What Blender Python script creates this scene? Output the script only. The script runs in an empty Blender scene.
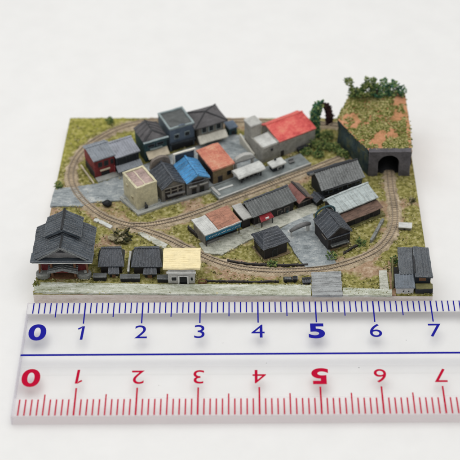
import bpy, bmesh, math, random
import numpy as np
from mathutils import Vector, Matrix, noise

random.seed(7)
rng = random.Random(11)
SC = bpy.context.scene
COL = SC.collection

# ------------------------------------------------------------------ camera (1 unit = 1 cm)
F_PX = 1500.0
PITCH, YAW, ROLL = 0.7067790, -0.0112886, -0.0139423
CAM = Vector((3.749207, -19.068585, 17.926529))
_f = Vector((math.sin(YAW)*math.cos(PITCH), math.cos(YAW)*math.cos(PITCH), -math.sin(PITCH)))
_r = Vector((math.cos(YAW), -math.sin(YAW), 0)); _u = _r.cross(_f)
RT = math.cos(ROLL)*_r + math.sin(ROLL)*_u
UP = -math.sin(ROLL)*_r + math.cos(ROLL)*_u
cam_d = bpy.data.cameras.new('camera'); cam = bpy.data.objects.new('camera', cam_d); COL.objects.link(cam)
M3 = Matrix((RT, UP, -_f)).transposed()
cam.matrix_world = Matrix.Translation(CAM) @ M3.to_4x4()
cam_d.sensor_width = 36; cam_d.lens = F_PX/460*36
cam_d.clip_start = .1; cam_d.clip_end = 1000
cam_d.dof.use_dof = True; cam_d.dof.focus_distance = 26.3; cam_d.dof.aperture_fstop = 0.32
SC.camera = cam

# ------------------------------------------------------------------ light
SC.view_settings.view_transform = 'Standard'; SC.view_settings.look = 'None'
SC.view_settings.exposure = 0.14; SC.view_settings.gamma = 1
W = bpy.data.worlds.new('World'); SC.world = W; W.use_nodes = True
bg = W.node_tree.nodes['Background']; bg.inputs[0].default_value = (1.0, .993, .975, 1); bg.inputs[1].default_value = .56
def area(name, loc, target, size, power, col=(1, 1, 1)):
    l = bpy.data.lights.new(name, 'AREA'); l.shape = 'DISK'; l.size = size; l.energy = power; l.color = col
    o = bpy.data.objects.new(name, l); COL.objects.link(o); o.location = loc
    o.rotation_euler = (Vector(target)-Vector(loc)).to_track_quat('-Z', 'Y').to_euler(); return o
area('softbox_lamp', (1.5, 4.0, 26), (3.5, 2.2, 0), 34, 4050, (1, .993, .975))

SC.cycles.max_bounces = 8; SC.cycles.transparent_max_bounces = 16
SC.cycles.caustics_reflective = False; SC.cycles.caustics_refractive = False

G = 0.10           # top of the diorama board; the top of the ruler is z = 0
TABLE = -0.20

def at(px, py, z=G):
    d = RT*((px-230)/F_PX) - UP*((py-230)/F_PX) + _f
    return CAM + d*((z-CAM.z)/d.z)

# ------------------------------------------------------------------ helpers
def tag(o, label=None, cat=None, group=None, kind=None):
    for k, v in (('label', label), ('category', cat), ('group', group), ('kind', kind)):
        if v: o[k] = v
    return o
def thing(name, label, cat, loc, ang=0, group=None, tall=1.):
    o = bpy.data.objects.new(name, None); COL.objects.link(o); o.empty_display_size = .1
    o.location = loc; o.rotation_euler = (0, 0, math.radians(ang))
    o.scale = (1, 1, tall)
    return tag(o, label, cat, group)
def obj(name, bm, mat, parent=None, bevel=.006, smooth=False, jit=None):
    if jit is None: jit = .0095 if (bevel and parent) else 0
    if jit:
        for _ in range(3):
            ed = [e for e in bm.edges if e.calc_length() > .13]
            if not ed: break
            bmesh.ops.subdivide_edges(bm, edges=ed, cuts=1, use_grid_fill=True)
        for v in bm.verts:
            v.co += noise.noise_vector(v.co*7)*jit + noise.noise_vector(v.co*19)*jit*.5
    bmesh.ops.recalc_face_normals(bm, faces=bm.faces)
    me = bpy.data.meshes.new(name); bm.to_mesh(me); bm.free()
    if smooth:
        for p in me.polygons: p.use_smooth = True
    o = bpy.data.objects.new(name, me); COL.objects.link(o)
    me.materials.append(mat)
    if parent: o.parent = parent
    if bevel:
        m = o.modifiers.new('edge', 'BEVEL'); m.width = bevel; m.segments = 2; m.limit_method = 'ANGLE'; m.angle_limit = math.radians(40)
    return o
NB = bmesh.new
def box(bm, x0, x1, y0, y1, z0, z1):
    vs = [bm.verts.new(p) for p in ((x0,y0,z0),(x1,y0,z0),(x1,y1,z0),(x0,y1,z0),(x0,y0,z1),(x1,y0,z1),(x1,y1,z1),(x0,y1,z1))]
    for f in ((0,3,2,1),(4,5,6,7),(0,1,5,4),(1,2,6,5),(2,3,7,6),(3,0,4,7)): bm.faces.new([vs[i] for i in f])
    return bm
def prism(bm, pts, vec):
    a = [bm.verts.new(p) for p in pts]; b = [bm.verts.new(Vector(p)+Vector(vec)) for p in pts]
    n = len(a); bm.faces.new(a); bm.faces.new(b[::-1])
    for i in range(n): bm.faces.new((a[i], a[(i+1) % n], b[(i+1) % n], b[i]))
    return bm
def slope(bm, a, b, c, d, t=.025, n=8, rib=.013, rise=.010, cross=False):
    """roof slab through eave a-b and ridge d-c, with raised tile ribs"""
    a, b, c, d = map(Vector, (a, b, c, d))
    nr = (b-a).cross(d-a).normalized()
    if nr.z < 0: nr = -nr
    prism(bm, (a-nr*t, b-nr*t, c-nr*t, d-nr*t), nr*t)
    for i in range(n):
        s = (i+.5)/n; j = (rng.random()-.5)*.15/n
        s += j
        if cross: p, q = a.lerp(d, s), b.lerp(c, s); w = (d-a).normalized()*rib/2
        else: p, q = a.lerp(b, s), d.lerp(c, s); w = (b-a).normalized()*rib/2
        e = (q-p)*.012
        prism(bm, (p+e-w-nr*.004, p+e+w-nr*.004, q-e+w-nr*.004, q-e-w-nr*.004), nr*(rise*(.8+.5*rng.random())+.004))
    return bm
def tube(bm, pts, r, n=8):
    pts = [Vector(p) for p in pts]; rings = []
    for i, p in enumerate(pts):
        d = (pts[min(i+1, len(pts)-1)]-pts[max(i-1, 0)]).normalized()
        s = d.cross(Vector((0, 0, 1)))
        s = s.normalized() if s.length > 1e-3 else Vector((1, 0, 0))
        w = s.cross(d); rr = r[i] if isinstance(r, (list, tuple)) else r
        rings.append([bm.verts.new(p+(s*math.cos(k*2*math.pi/n)+w*math.sin(k*2*math.pi/n))*rr) for k in range(n)])
    for A, B in zip(rings, rings[1:]):
        for k in range(n): bm.faces.new((A[k], A[(k+1) % n], B[(k+1) % n], B[k]))
    bm.faces.new(rings[0][::-1]); bm.faces.new(rings[-1])
    return bm
_ICO = {}
def blob(bm, c, r, sub=1, amp=.35, sq=(1, 1, 1), fr=1.7, axis=None):
    if sub not in _ICO:
        t = bmesh.new(); bmesh.ops.create_icosphere(t, subdivisions=sub, radius=1); t.verts.index_update()
        _ICO[sub] = ([v.co.copy() for v in t.verts], [[v.index for v in f.verts] for f in t.faces]); t.free()
    off = Vector((rng.random()*50, rng.random()*50, rng.random()*50)); c = Vector(c); vs = []
    for v in _ICO[sub][0]:
        k = (1+amp*(noise.noise(v*fr+off)*1.6+noise.noise(v*fr*2.7+off)*.6))*r
        q = Vector((v.x*sq[0]*k, v.y*sq[1]*k, v.z*sq[2]*k))
        if axis: q += axis*max(0, q.dot(axis))*1.3 - axis*0
        vs.append(bm.verts.new(q+c))
    for f in _ICO[sub][1]: bm.faces.new([vs[q] for q in f])
def foliage(bm, c, rad, n, r0, r1):
    """many small leaf lumps through an uneven volume"""
    c = Vector(c); off = Vector((rng.random()*40, 3, 7))
    for i in range(n):
        while True:
            p = Vector((rng.uniform(-1, 1), rng.uniform(-1, 1), rng.uniform(-1, 1)))
            if p.length < 1 and p.length > .25 and noise.noise(p*2.1+off) > -.12: break
        blob(bm, c+Vector((p.x*rad[0], p.y*rad[1], p.z*rad[2])), rng.uniform(r0, r1), 1, .6,
             (rng.uniform(.5, 1.2), rng.uniform(.5, 1.2), rng.uniform(.4, .9)), 1.7,
             (p.normalized()*rng.uniform(.4, 1.2)+Vector((rng.uniform(-.4, .4), rng.uniform(-.4, .4), rng.uniform(-.1, .6)))))
def inside(p, poly):
    x, y = p[0], p[1]; c = False; j = len(poly)-1
    for i in range(len(poly)):
        xi, yi = poly[i][0], poly[i][1]; xj, yj = poly[j][0], poly[j][1]
        if (yi > y) != (yj > y) and x < (xj-xi)*(y-yi)/(yj-yi)+xi: c = not c
        j = i
    return c

# ------------------------------------------------------------------ materials
def paint(name, cols, scale=5., rough=.65, bump=.35, edge=None, fine=55., streak=None, spec=.35, island=False, pos=None, emul=1.):
    m = bpy.data.materials.new(name); m.use_nodes = True; nt = m.node_tree; N = nt.nodes; L = nt.links
    b = N['Principled BSDF']; b.inputs['Roughness'].default_value = rough; b.inputs['Specular IOR Level'].default_value = spec
    tc = N.new('ShaderNodeTexCoord'); oi = N.new('ShaderNodeObjectInfo')
    wv = N.new('ShaderNodeMath'); wv.operation = 'MULTIPLY'; wv.inputs[1].default_value = 37; L.new(oi.outputs['Random'], wv.inputs[0])
    def nz(sc, det=4, ro=.6, vec=None):
        n = N.new('ShaderNodeTexNoise'); n.noise_dimensions = '4D'; n.inputs['Scale'].default_value = sc
        n.inputs['Detail'].default_value = det; n.inputs['Roughness'].default_value = ro
        L.new(vec or tc.outputs['Object'], n.inputs['Vector']); L.new(wv.outputs[0], n.inputs['W']); return n
    n1 = nz(scale, 5, .65); n2 = nz(fine, 3, .6)
    if streak:
        mp = N.new('ShaderNodeMapping'); mp.inputs['Scale'].default_value = streak; L.new(tc.outputs['Object'], mp.inputs['Vector'])
        n1 = nz(1, 5, .65, mp.outputs['Vector'])
    mx = N.new('ShaderNodeMix'); mx.data_type = 'FLOAT'; mx.inputs['Factor'].default_value = .35
    L.new(n1.outputs['Fac'], mx.inputs['A']); L.new(n2.outputs['Fac'], mx.inputs['B'])
    mp3 = N.new('ShaderNodeMapping'); mp3.inputs['Scale'].default_value = (9, 28, 10); mp3.inputs['Rotation'].default_value = (0, 0, .35); L.new(tc.outputs['Object'], mp3.inputs['Vector'])
    n3 = nz(1, 5, .7, mp3.outputs['Vector']); mx3 = N.new('ShaderNodeMix'); mx3.data_type = 'FLOAT'; mx3.inputs['Factor'].default_value = .35
    L.new(mx.outputs['Result'], mx3.inputs['A']); L.new(n3.outputs['Fac'], mx3.inputs['B'])
    fac = mx3.outputs['Result']
    if island:
        ge = N.new('ShaderNodeNewGeometry'); m2 = N.new('ShaderNodeMix'); m2.data_type = 'FLOAT'; m2.inputs['Factor'].default_value = .5
        ma = N.new('ShaderNodeMapRange'); ma.inputs['To Min'].default_value = .3; ma.inputs['To Max'].default_value = .7
        L.new(ge.outputs['Random Per Island'], ma.inputs['Value'])
        L.new(fac, m2.inputs['A']); L.new(ma.outputs[0], m2.inputs['B']); fac = m2.outputs['Result']
    r = N.new('ShaderNodeValToRGB'); L.new(fac, r.inputs[0]); e = r.color_ramp.elements
    k = len(cols); pp = [.5+(q-.5)*.66 for q in (pos or [.37+.26*i/(k-1) for i in range(k)])]
    while len(e) < k: e.new(.5)
    for i, c in enumerate(cols): e[i].position = pp[i]; e[i].color = (*c, 1)
    out = r.outputs[0]
    if edge:
        bv = N.new('ShaderNodeBevel'); bv.samples = 3; bv.inputs['Radius'].default_value = .019*emul
        ge2 = N.new('ShaderNodeNewGeometry'); dt = N.new('ShaderNodeVectorMath'); dt.operation = 'DOT_PRODUCT'
        L.new(bv.outputs[0], dt.inputs[0]); L.new(ge2.outputs['Normal'], dt.inputs[1])
        mr = N.new('ShaderNodeMapRange'); mr.inputs['From Min'].default_value = .985; mr.inputs['From Max'].default_value = .80
        mr.inputs['To Max'].default_value = 1.
        L.new(dt.outputs['Value'], mr.inputs['Value'])
        mm = N.new('ShaderNodeMath'); mm.operation = 'MULTIPLY'; L.new(mr.outputs[0], mm.inputs[0])
        r2 = N.new('ShaderNodeMapRange'); r2.inputs['From Min'].default_value = .35; r2.inputs['From Max'].default_value = .6
        L.new(n2.outputs['Fac'], r2.inputs['Value']); L.new(r2.outputs[0], mm.inputs[1])
        me = N.new('ShaderNodeMix'); me.data_type = 'RGBA'; L.new(mm.outputs[0], me.inputs['Factor'])
        L.new(out, me.inputs['A']); me.inputs['B'].default_value = (*edge, 1); out = me.outputs['Result']
    L.new(out, b.inputs['Base Color'])
    if bump:
        bp = N.new('ShaderNodeBump'); bp.inputs['Strength'].default_value = bump; bp.inputs['Distance'].default_value = .012
        L.new(mx.outputs['Result'], bp.inputs['Height']); L.new(bp.outputs[0], b.inputs['Normal'])
    return m
def mul(c, k): return tuple(min(1, x*k) for x in c)
def P(name, c, v=.45, **kw):
    return paint(name, (mul(c, 1-v), c, mul(c, 1+v*.8)), **kw)

M = dict(
    roof_blue=P('blue grey roof paint', (.19,.215,.25), .3, edge=(.42,.45,.48), rough=.42, spec=.5),
    roof_pale=P('pale grey roof paint', (.25,.265,.31), .3, edge=(.45,.47,.5), rough=.42, spec=.5),
    roof_dark=P('charcoal roof paint', (0.044,0.052,0.064), .45, edge=(0.330,0.345,0.375), rough=.42, spec=.4),
    roof_black=P('black roof paint', (0.026,0.032,0.042), .45, edge=(0.255,0.270,0.300), rough=.42, spec=.4),
    roof_brown=P('grey brown roof paint', (0.0892,0.0850,0.0892), .35, edge=(.03,.03,.035), rough=.6),
    roof_mid=P('mid grey roof paint', (0.0863,0.0938,0.0938), .4, edge=(0.420,0.435,0.435), rough=.42, spec=.4),
    roof_hotel=P('blue black tile paint', (0.048,0.060,0.074), .4, edge=(0.360,0.375,0.390), rough=.42, spec=.4),
    roof_light=P('weathered zinc roof paint', (.39,.44,.44), .35, edge=(.6,.62,.6), streak=(30,4,4), rough=.55),
    red_wall=P('brick red paint', (.17,.022,.024), .5, edge=(.32,.1,.09)),
    dark_wall=P('dark brown black paint', (0.0210,0.0182,0.0196), .5, edge=(0.150,0.135,0.135)),
    navy_wall=P('navy black paint', (0.0154,0.0196,0.0266), .45, edge=(0.150,0.180,0.210)),
    black=P('black paint', (.012,.013,.016), .4, edge=(0.135,0.143,0.150)),
    glass=P('dark window paint', (.008,.010,.013), .3, rough=.25, bump=0),
    teal=P('teal paint', (0.024,0.066,0.080), .4, edge=(.14,.2,.21)),
    slate=P('slate blue paint', (0.095,0.130,0.180), .3, edge=(.33,.37,.40)),
    slate_light=P('pale teal grey paint', (.25,.31,.32), .25, edge=(.45,.5,.5)),
    cream=P('cream paint', (.57,.53,.37), .28, edge=(.75,.69,.48)),
    pink=P('dusty pink paint', (.39,.29,.265), .4),
    beige=P('beige awning paint', (.55,.48,.36), .25, edge=(.7,.65,.52)),
    bone=P('bone white paint', (.66,.64,.56), .25, edge=(.75,.73,.66)),
    blue=P('bright blue paint', (.06,.25,.50), .5, edge=(.3,.5,.7)),
    orange=paint('orange red roof paint', ((.30,.10,.06),(.50,.155,.105),(.57,.22,.14),(.60,.33,.22)), scale=4, edge=(.75,.4,.28)),
    redroof=paint('faded red roof paint', ((.46,.05,.05),(.65,.10,.09),(.72,.20,.15),(.60,.33,.14)), scale=4.5, edge=(.72,.36,.30), pos=(.36,.48,.60,.72)),
    ochre=P('ochre brown paint', (0.1890,0.1395,0.0765), .4, edge=(.4,.32,.2)),
    warm=P('warm grey paint', (0.1827,0.1700,0.1487), .35, edge=(.42,.40,.36)),
    concrete=P('concrete grey paint', (.33,.34,.32), .3, edge=(.5,.51,.48)),
    asphalt=paint('blue grey street paint', ((.12,.14,.145),(.235,.265,.28),(.34,.37,.38),(.56,.57,.55)), scale=3.5, bump=.35, pos=(.34,.46,.56,.66), streak=(4.5,6,5)),
    path=paint('pale street paint', ((.20,.20,.165),(.37,.38,.32),(.50,.50,.43),(.62,.62,.56)), scale=3.5, bump=.35),
    strip=paint('pale green grey street paint', ((.22,.23,.15),(.40,.42,.33),(.52,.54,.46),(.68,.69,.64)), streak=(1.5,14,14), bump=.15),
    platform=P('platform grey paint', (.20,.225,.225), .35, edge=(.42,.44,.43)),
    whitish=P('white grey paint', (.55,.56,.54), .25, edge=(.75,.75,.73)),
    grey=P('grey paint', (0.1600,0.1600,0.1600), .35, edge=(.4,.4,.4)),
    terracotta=P('terracotta roof paint', (.35,.165,.11), .5, streak=(6,28,6), edge=(.52,.28,.2)),
    sign_blue=P('sign blue paint', (.02,.145,.25), .3),
    white=P('white paint', (.74,.74,.72), .1),
    brown_roof=P('brown lean to paint', (.155,.095,.07), .5, streak=(5,24,5), edge=(.32,.25,.2)),
    roof_slats=P('grey slat roof paint', (0.1400,0.1480,0.1480), .4, edge=(0.540,0.555,0.555), rough=.42, spec=.4),
    roof_slate=P('slate blue roof paint', (.10,.125,.155), .35, edge=(.30,.33,.37), rough=.42, spec=.5),
    plank=P('grey crossing paint', (.30,.315,.32), .45, streak=(3,14,8), edge=(.5,.5,.5)),
    depot_wall=P('pale warm grey paint', (.31,.30,.27), .35, edge=(.55,.54,.50)),
    rust=P('rusty pink paint', (.24,.105,.09), .4, edge=(.4,.28,.22)),
    taupe=P('taupe roof paint', (.17,.145,.125), .4, edge=(.34,.3,.26)),
    red=P('red paint', (.26,.012,.02), .4, edge=(.6,.3,.3)),
    yellow=P('pale yellow roof paint', (.86,.74,.45), .14, edge=(.85,.75,.45), bump=.2),
    lightwall=P('light grey wall paint', (.42,.42,.40), .25, edge=(.6,.6,.58)),
    wood=P('brown wood paint', (.17,.085,.045), .4),
    rock=P('grey rock paint', (.20,.21,.20), .4, edge=(.4,.4,.38)),
    ballast=paint('brown ballast', ((.20,.16,.105),(.35,.28,.185),(.47,.38,.26),(.58,.48,.36)), scale=4, bump=.8),
    sleeper=P('pale sleeper paint', (.38,.30,.21), .6, scale=2.5),
    rail=P('dull rail paint', (.25,.205,.155), .35, rough=.45),
    portal=P('dark portal paint', (.09,.085,.095), .4, edge=(.24,.23,.24)),
    tunnel=P('tunnel shade black', (.012,.012,.014), .3),  # shade inside the tunnel put into the colour
    moss=P('moss paint', (.15,.14,.055), .4),
    leaf=paint('dark foliage flock', ((.03,.065,.025),(.075,.14,.05),(.16,.22,.07),(.34,.37,.13)), scale=6, bump=.8, island=True, rough=.85, spec=.1, fine=40),
    leaf_teal=paint('teal green foliage flock', ((.022,.07,.045),(.05,.15,.09),(.12,.24,.10),(.32,.40,.15)), scale=6, bump=.8, island=True, rough=.85, spec=.1, fine=40),
    leaf_red=paint('purple leaf flock', ((.02,.012,.014),(.045,.018,.022),(.07,.05,.035)), scale=6, bump=.8, island=True, rough=.85, spec=.1),
    scrub=paint('olive scrub flock', ((.03,.035,.02),(.09,.085,.04),(.22,.19,.10),(.40,.36,.24)), scale=6, bump=.8, island=True, rough=.9, spec=.1),
    turf=paint('olive turf flock', ((.08,.085,.028),(.19,.178,.058),(.33,.295,.115),(.54,.49,.29)), scale=2.5, bump=.8, island=True, rough=.95, spec=.05),
    hillturf=paint('green hill flock', ((.09,.11,.025),(.17,.18,.045),(.30,.29,.10),(.50,.44,.22)), scale=3, bump=.8, island=True, rough=.95, spec=.05),
    trunk=P('bark paint', (.05,.04,.03), .4),
    ink_blue=P('blue ruler ink', (.014,.014,.30), .06, bump=0, rough=.6, spec=.03),
    ink_red=P('red ruler ink', (.50,.004,.035), .06, bump=0, rough=.6, spec=.03),
    board_side=paint('pale pink board edge', ((.62,.54,.48),(.76,.69,.63),(.82,.78,.73)), streak=(1.5,8,8), bump=.2),
    pole=P('grey post paint', (.26,.26,.25), .3, edge=(.45,.45,.43)),
    dirt=paint('brown dirt paint', ((.20,.12,.07),(.33,.21,.13),(.42,.29,.20)), scale=5, bump=.6),
)

# ground: olive turf with ochre soil showing through
def ground_mat(name, soil=.46):
    m = bpy.data.materials.new(name); m.use_nodes = True; nt = m.node_tree; N = nt.nodes; L = nt.links
    b = N['Principled BSDF']; b.inputs['Roughness'].default_value = .95; b.inputs['Specular IOR Level'].default_value = .08
    tc = N.new('ShaderNodeTexCoord')
    def nz(s, d, off):
        mp = N.new('ShaderNodeMapping'); mp.inputs['Location'].default_value = off; L.new(tc.outputs['Object'], mp.inputs['Vector'])
        n = N.new('ShaderNodeTexNoise'); n.inputs['Scale'].default_value = s; n.inputs['Detail'].default_value = d; n.inputs['Roughness'].default_value = .65
        L.new(mp.outputs[0], n.inputs['Vector']); return n
    def ramp(src, els):
        r = N.new('ShaderNodeValToRGB'); L.new(src, r.inputs[0]); e = r.color_ramp.elements
        while len(e) < len(els): e.new(.5)
        for i, (p, c) in enumerate(els): e[i].position = p; e[i].color = (*c, 1)
        return r
    g = ramp(nz(13, 7, (0, 0, 0)).outputs['Fac'], [(.33, (.10,.10,.028)), (.45, (.225,.208,.06)), (.55, (.35,.32,.115)), (.65, (.54,.49,.27))])
    s = ramp(nz(12, 5, (5, 2, 0)).outputs['Fac'], [(.3, (.24,.15,.085)), (.5, (.42,.29,.19)), (.68, (.58,.46,.34))])
    at_ = N.new('ShaderNodeAttribute'); at_.attribute_name = 'soil'
    sm = N.new('ShaderNodeMath'); sm.operation = 'ADD'; L.new(nz(2.2, 8, (2.3, 8.1, 0)).outputs['Fac'], sm.inputs[0]); L.new(at_.outputs['Fac'], sm.inputs[1])
    k = ramp(sm.outputs[0], [(soil+.10, (0, 0, 0)), (soil+.20, (1, 1, 1))])
    g2 = ramp(nz(13, 7, (0, 0, 0)).outputs['Fac'], [(.33, (.15,.155,.035)), (.45, (.28,.275,.06)), (.56, (.40,.37,.10)), (.67, (.52,.48,.20))])
    lm = N.new('ShaderNodeMapRange'); lm.inputs['From Min'].default_value = -.01; lm.inputs['From Max'].default_value = -.07; L.new(at_.outputs['Fac'], lm.inputs['Value'])
    gm = N.new('ShaderNodeMix'); gm.data_type = 'RGBA'; L.new(lm.outputs[0], gm.inputs['Factor']); L.new(g.outputs[0], gm.inputs['A']); L.new(g2.outputs[0], gm.inputs['B'])
    mx = N.new('ShaderNodeMix'); mx.data_type = 'RGBA'; L.new(k.outputs[0], mx.inputs['Factor'])
    L.new(gm.outputs['Result'], mx.inputs['A']); L.new(s.outputs[0], mx.inputs['B'])
    L.new(mx.outputs['Result'], b.inputs['Base Color'])
    bp = N.new('ShaderNodeBump'); bp.inputs['Strength'].default_value = .9; bp.inputs['Distance'].default_value = .02
    L.new(nz(38, 4, (0, 0, 0)).outputs['Fac'], bp.inputs['Height']); L.new(bp.outputs[0], b.inputs['Normal'])
    return m
M['ground'] = ground_mat('olive turf ground', .47)
M['hill'] = paint('orange soil', ((.16,.16,.05),(.34,.20,.09),(.54,.26,.14),(.62,.34,.21)), scale=4, pos=(.34,.42,.52,.68), bump=.8, rough=.95, spec=.05)
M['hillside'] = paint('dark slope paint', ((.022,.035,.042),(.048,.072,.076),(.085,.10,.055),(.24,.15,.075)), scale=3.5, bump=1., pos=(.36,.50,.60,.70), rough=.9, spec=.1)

def table_mat():
    m = bpy.data.materials.new('white table'); m.use_nodes = True; nt = m.node_tree; N = nt.nodes; L = nt.links
    b = N['Principled BSDF']; b.inputs['Roughness'].default_value = .55; b.inputs['Specular IOR Level'].default_value = .25
    tc = N.new('ShaderNodeTexCoord'); n = N.new('ShaderNodeTexNoise'); n.inputs['Scale'].default_value = 2.2; n.inputs['Detail'].default_value = 6
    L.new(tc.outputs['Object'], n.inputs['Vector'])
    r = N.new('ShaderNodeValToRGB'); L.new(n.outputs['Fac'], r.inputs[0])
    r.color_ramp.elements[0].position = .3; r.color_ramp.elements[0].color = (.80,.80,.795,1)
    r.color_ramp.elements[1].position = .7; r.color_ramp.elements[1].color = (.83,.83,.825,1)
    L.new(r.outputs[0], b.inputs['Base Color'])
    bp = N.new('ShaderNodeBump'); bp.inputs['Strength'].default_value = .12; bp.inputs['Distance'].default_value = .01
    n2 = N.new('ShaderNodeTexNoise'); n2.inputs['Scale'].default_value = 30; n2.inputs['Detail'].default_value = 4
    L.new(tc.outputs['Object'], n2.inputs['Vector']); L.new(n2.outputs['Fac'], bp.inputs['Height']); L.new(bp.outputs[0], b.inputs['Normal'])
    return m
def acrylic(name, tint, gl=.05, milk=0.):
    m = bpy.data.materials.new(name); m.use_nodes = True; nt = m.node_tree; N = nt.nodes; L = nt.links
    N.remove(N['Principled BSDF']); o = N['Material Output']
    t = N.new('ShaderNodeBsdfTransparent'); t.inputs[0].default_value = (*tint, 1)
    g = N.new('ShaderNodeBsdfGlossy'); g.inputs['Roughness'].default_value = .12
    x = N.new('ShaderNodeMixShader'); x.inputs[0].default_value = gl; L.new(t.outputs[0], x.inputs[1]); L.new(g.outputs[0], x.inputs[2])
    if milk:
        df = N.new('ShaderNodeBsdfDiffuse'); df.inputs[0].default_value = (.90,.895,.90,1)
        tl = N.new('ShaderNodeBsdfTranslucent'); tl.inputs[0].default_value = (.90,.895,.90,1)
        a = N.new('ShaderNodeMixShader'); a.inputs[0].default_value = .08; L.new(df.outputs[0], a.inputs[1]); L.new(tl.outputs[0], a.inputs[2])
        y = N.new('ShaderNodeMixShader'); y.inputs[0].default_value = milk; L.new(x.outputs[0], y.inputs[1]); L.new(a.outputs[0], y.inputs[2]); x = y
    L.new(x.outputs[0], o.inputs[0]); return m

# ------------------------------------------------------------------ table and board
bm = NB(); box(bm, -60, 67, -40, 90, TABLE-.5, TABLE)
tag(obj('table_top', bm, table_mat(), bevel=0), kind='structure')

BQ = [at(33, 293.5), at(433, 296.0), Vector((7.03, 5.24, G)), at(70, 117)]
BQ[1].y = max(BQ[1].y, .025); BQ[0].y = max(BQ[0].y, .025)
def board_pt(u, v):
    return BQ[0].lerp(BQ[1], u).lerp(BQ[3].lerp(BQ[2], u), v)
board = thing('diorama_board', 'square turf covered board with pale pink edge carrying the miniature village', 'board', (3.5, 2.6, TABLE))
inv = board.location
bm = NB(); bb = [Vector((p.x, p.y, TABLE+.002))-inv for p in BQ]; prism(bm, bb, (0, 0, G-.03-TABLE))
obj('board_edge', bm, M['board_side'], board, .01)
NXg, NYg = 300, 220
bm = NB(); gv = []
for j in range(NYg+1):
    row = []
    for i in range(NXg+1):
        u, v = i/NXg, j/NYg; p = board_pt(u, v)
        e = min(u, 1-u, v*.75, (1-v)*.75)*7
        h = (noise.noise(p*9)*.6+noise.noise(p*23)*.5+noise.noise(p*55)*.35)*.024-.006
        p = Vector((p.x, p.y, G+h)) if e > .001 else Vector((p.x, p.y, G-.025))
        if e < .001: p += (p-Vector((3.5, 2.6, p.z)))*.0
        row.append(bm.verts.new(p-inv))
    gv.append(row)
for j in range(NYg):
    for i in range(NXg): bm.faces.new((gv[j][i], gv[j][i+1], gv[j+1][i+1], gv[j+1][i]))
ground = obj('turf_ground', bm, M['ground'], board, 0, True)

# ------------------------------------------------------------------ streets
road_polys = []
def sheet(name, pix, mat, h=.022, rough=.01):
    pts = [at(*p) for p in pix]; dense = []
    for a, b in zip(pts, pts[1:]+pts[:1]):
        k = max(1, int((b-a).length/.07))
        for i in range(k):
            q = a.lerp(b, i/k); n = noise.noise_vector(q*7)*rough; dense.append(Vector((q.x+n.x, q.y+n.y, G-.02)))
    road_polys.append(dense)
    bm = NB(); prism(bm, dense, (0, 0, h+.02))
    return tag(obj(name, bm, mat, None, .004), kind='structure')
sheet('street', [(54.8,189),(72,188),(97,184),(116,176),(176,153),(232,135),(252,137),(262,166),(232,180),(212,187),(160,207),(137,215),(121,201),(94,203),(83,207),(50,207)], M['asphalt'])
sheet('front_street', [(34.5,283),(170,285),(311,285.5),(311,296),(200,295),(33.5,293)], M['strip'], .024)
sheet('front_street', [(343,288.5),(392,290),(392,296.5),(343,296)], M['strip'], .024)
sheet('station_street', [(199,244),(205,254),(222,255.5),(249,241),(285,226),(318,213),(316,203),(262,222),(238,232)], M['path'], .026)
sheet('station_square', [(288,243),(296,256),(306,269),(337,265),(330,252),(316,234),(313,214),(290,224),(276,232)], M['asphalt'], .031)
def planks(name, a, b, c, d, n, mat, h):
    a, b, c, d = [at(*p) for p in (a, b, c, d)]; bm = NB(); road_polys.append([a, b, c, d])
    for i in range(n):
        p, q = (i+.02)/n, (i+.97)/n; w = [rng.uniform(-.008,.008) for _ in range(4)]; zz = h+rng.uniform(-.004,.004)
        prism(bm, [v+Vector((x,0,-.03)) for v, x in zip((a.lerp(d,p), b.lerp(c,p), b.lerp(c,q), a.lerp(d,q)), w)], (0,0,zz+.03))
    return tag(obj(name, bm, mat, None, .005, jit=.006), kind='structure')
planks('crossing_street', (311.3,273.5), (341,272.5), (342.6,296.3), (312,296.3), 7, M['plank'], .034)
sheet('lane', [(95.7,218.2),(113,226.5),(110.5,229),(93.6,221)], M['whitish'], .02)
sheet('lane', [(137,233.5),(143,232.5),(168,245),(166,249.5),(158,247)], M['path'], .02)
sheet('side_path', [(378.7,271),(386.5,270.5),(390,295.5),(380,295.5)], M['path'], .02)
sheet('dirt_path', [(387.5,262),(393,259),(396,295.5),(391,295.5)], M['dirt'], .018)

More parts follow.
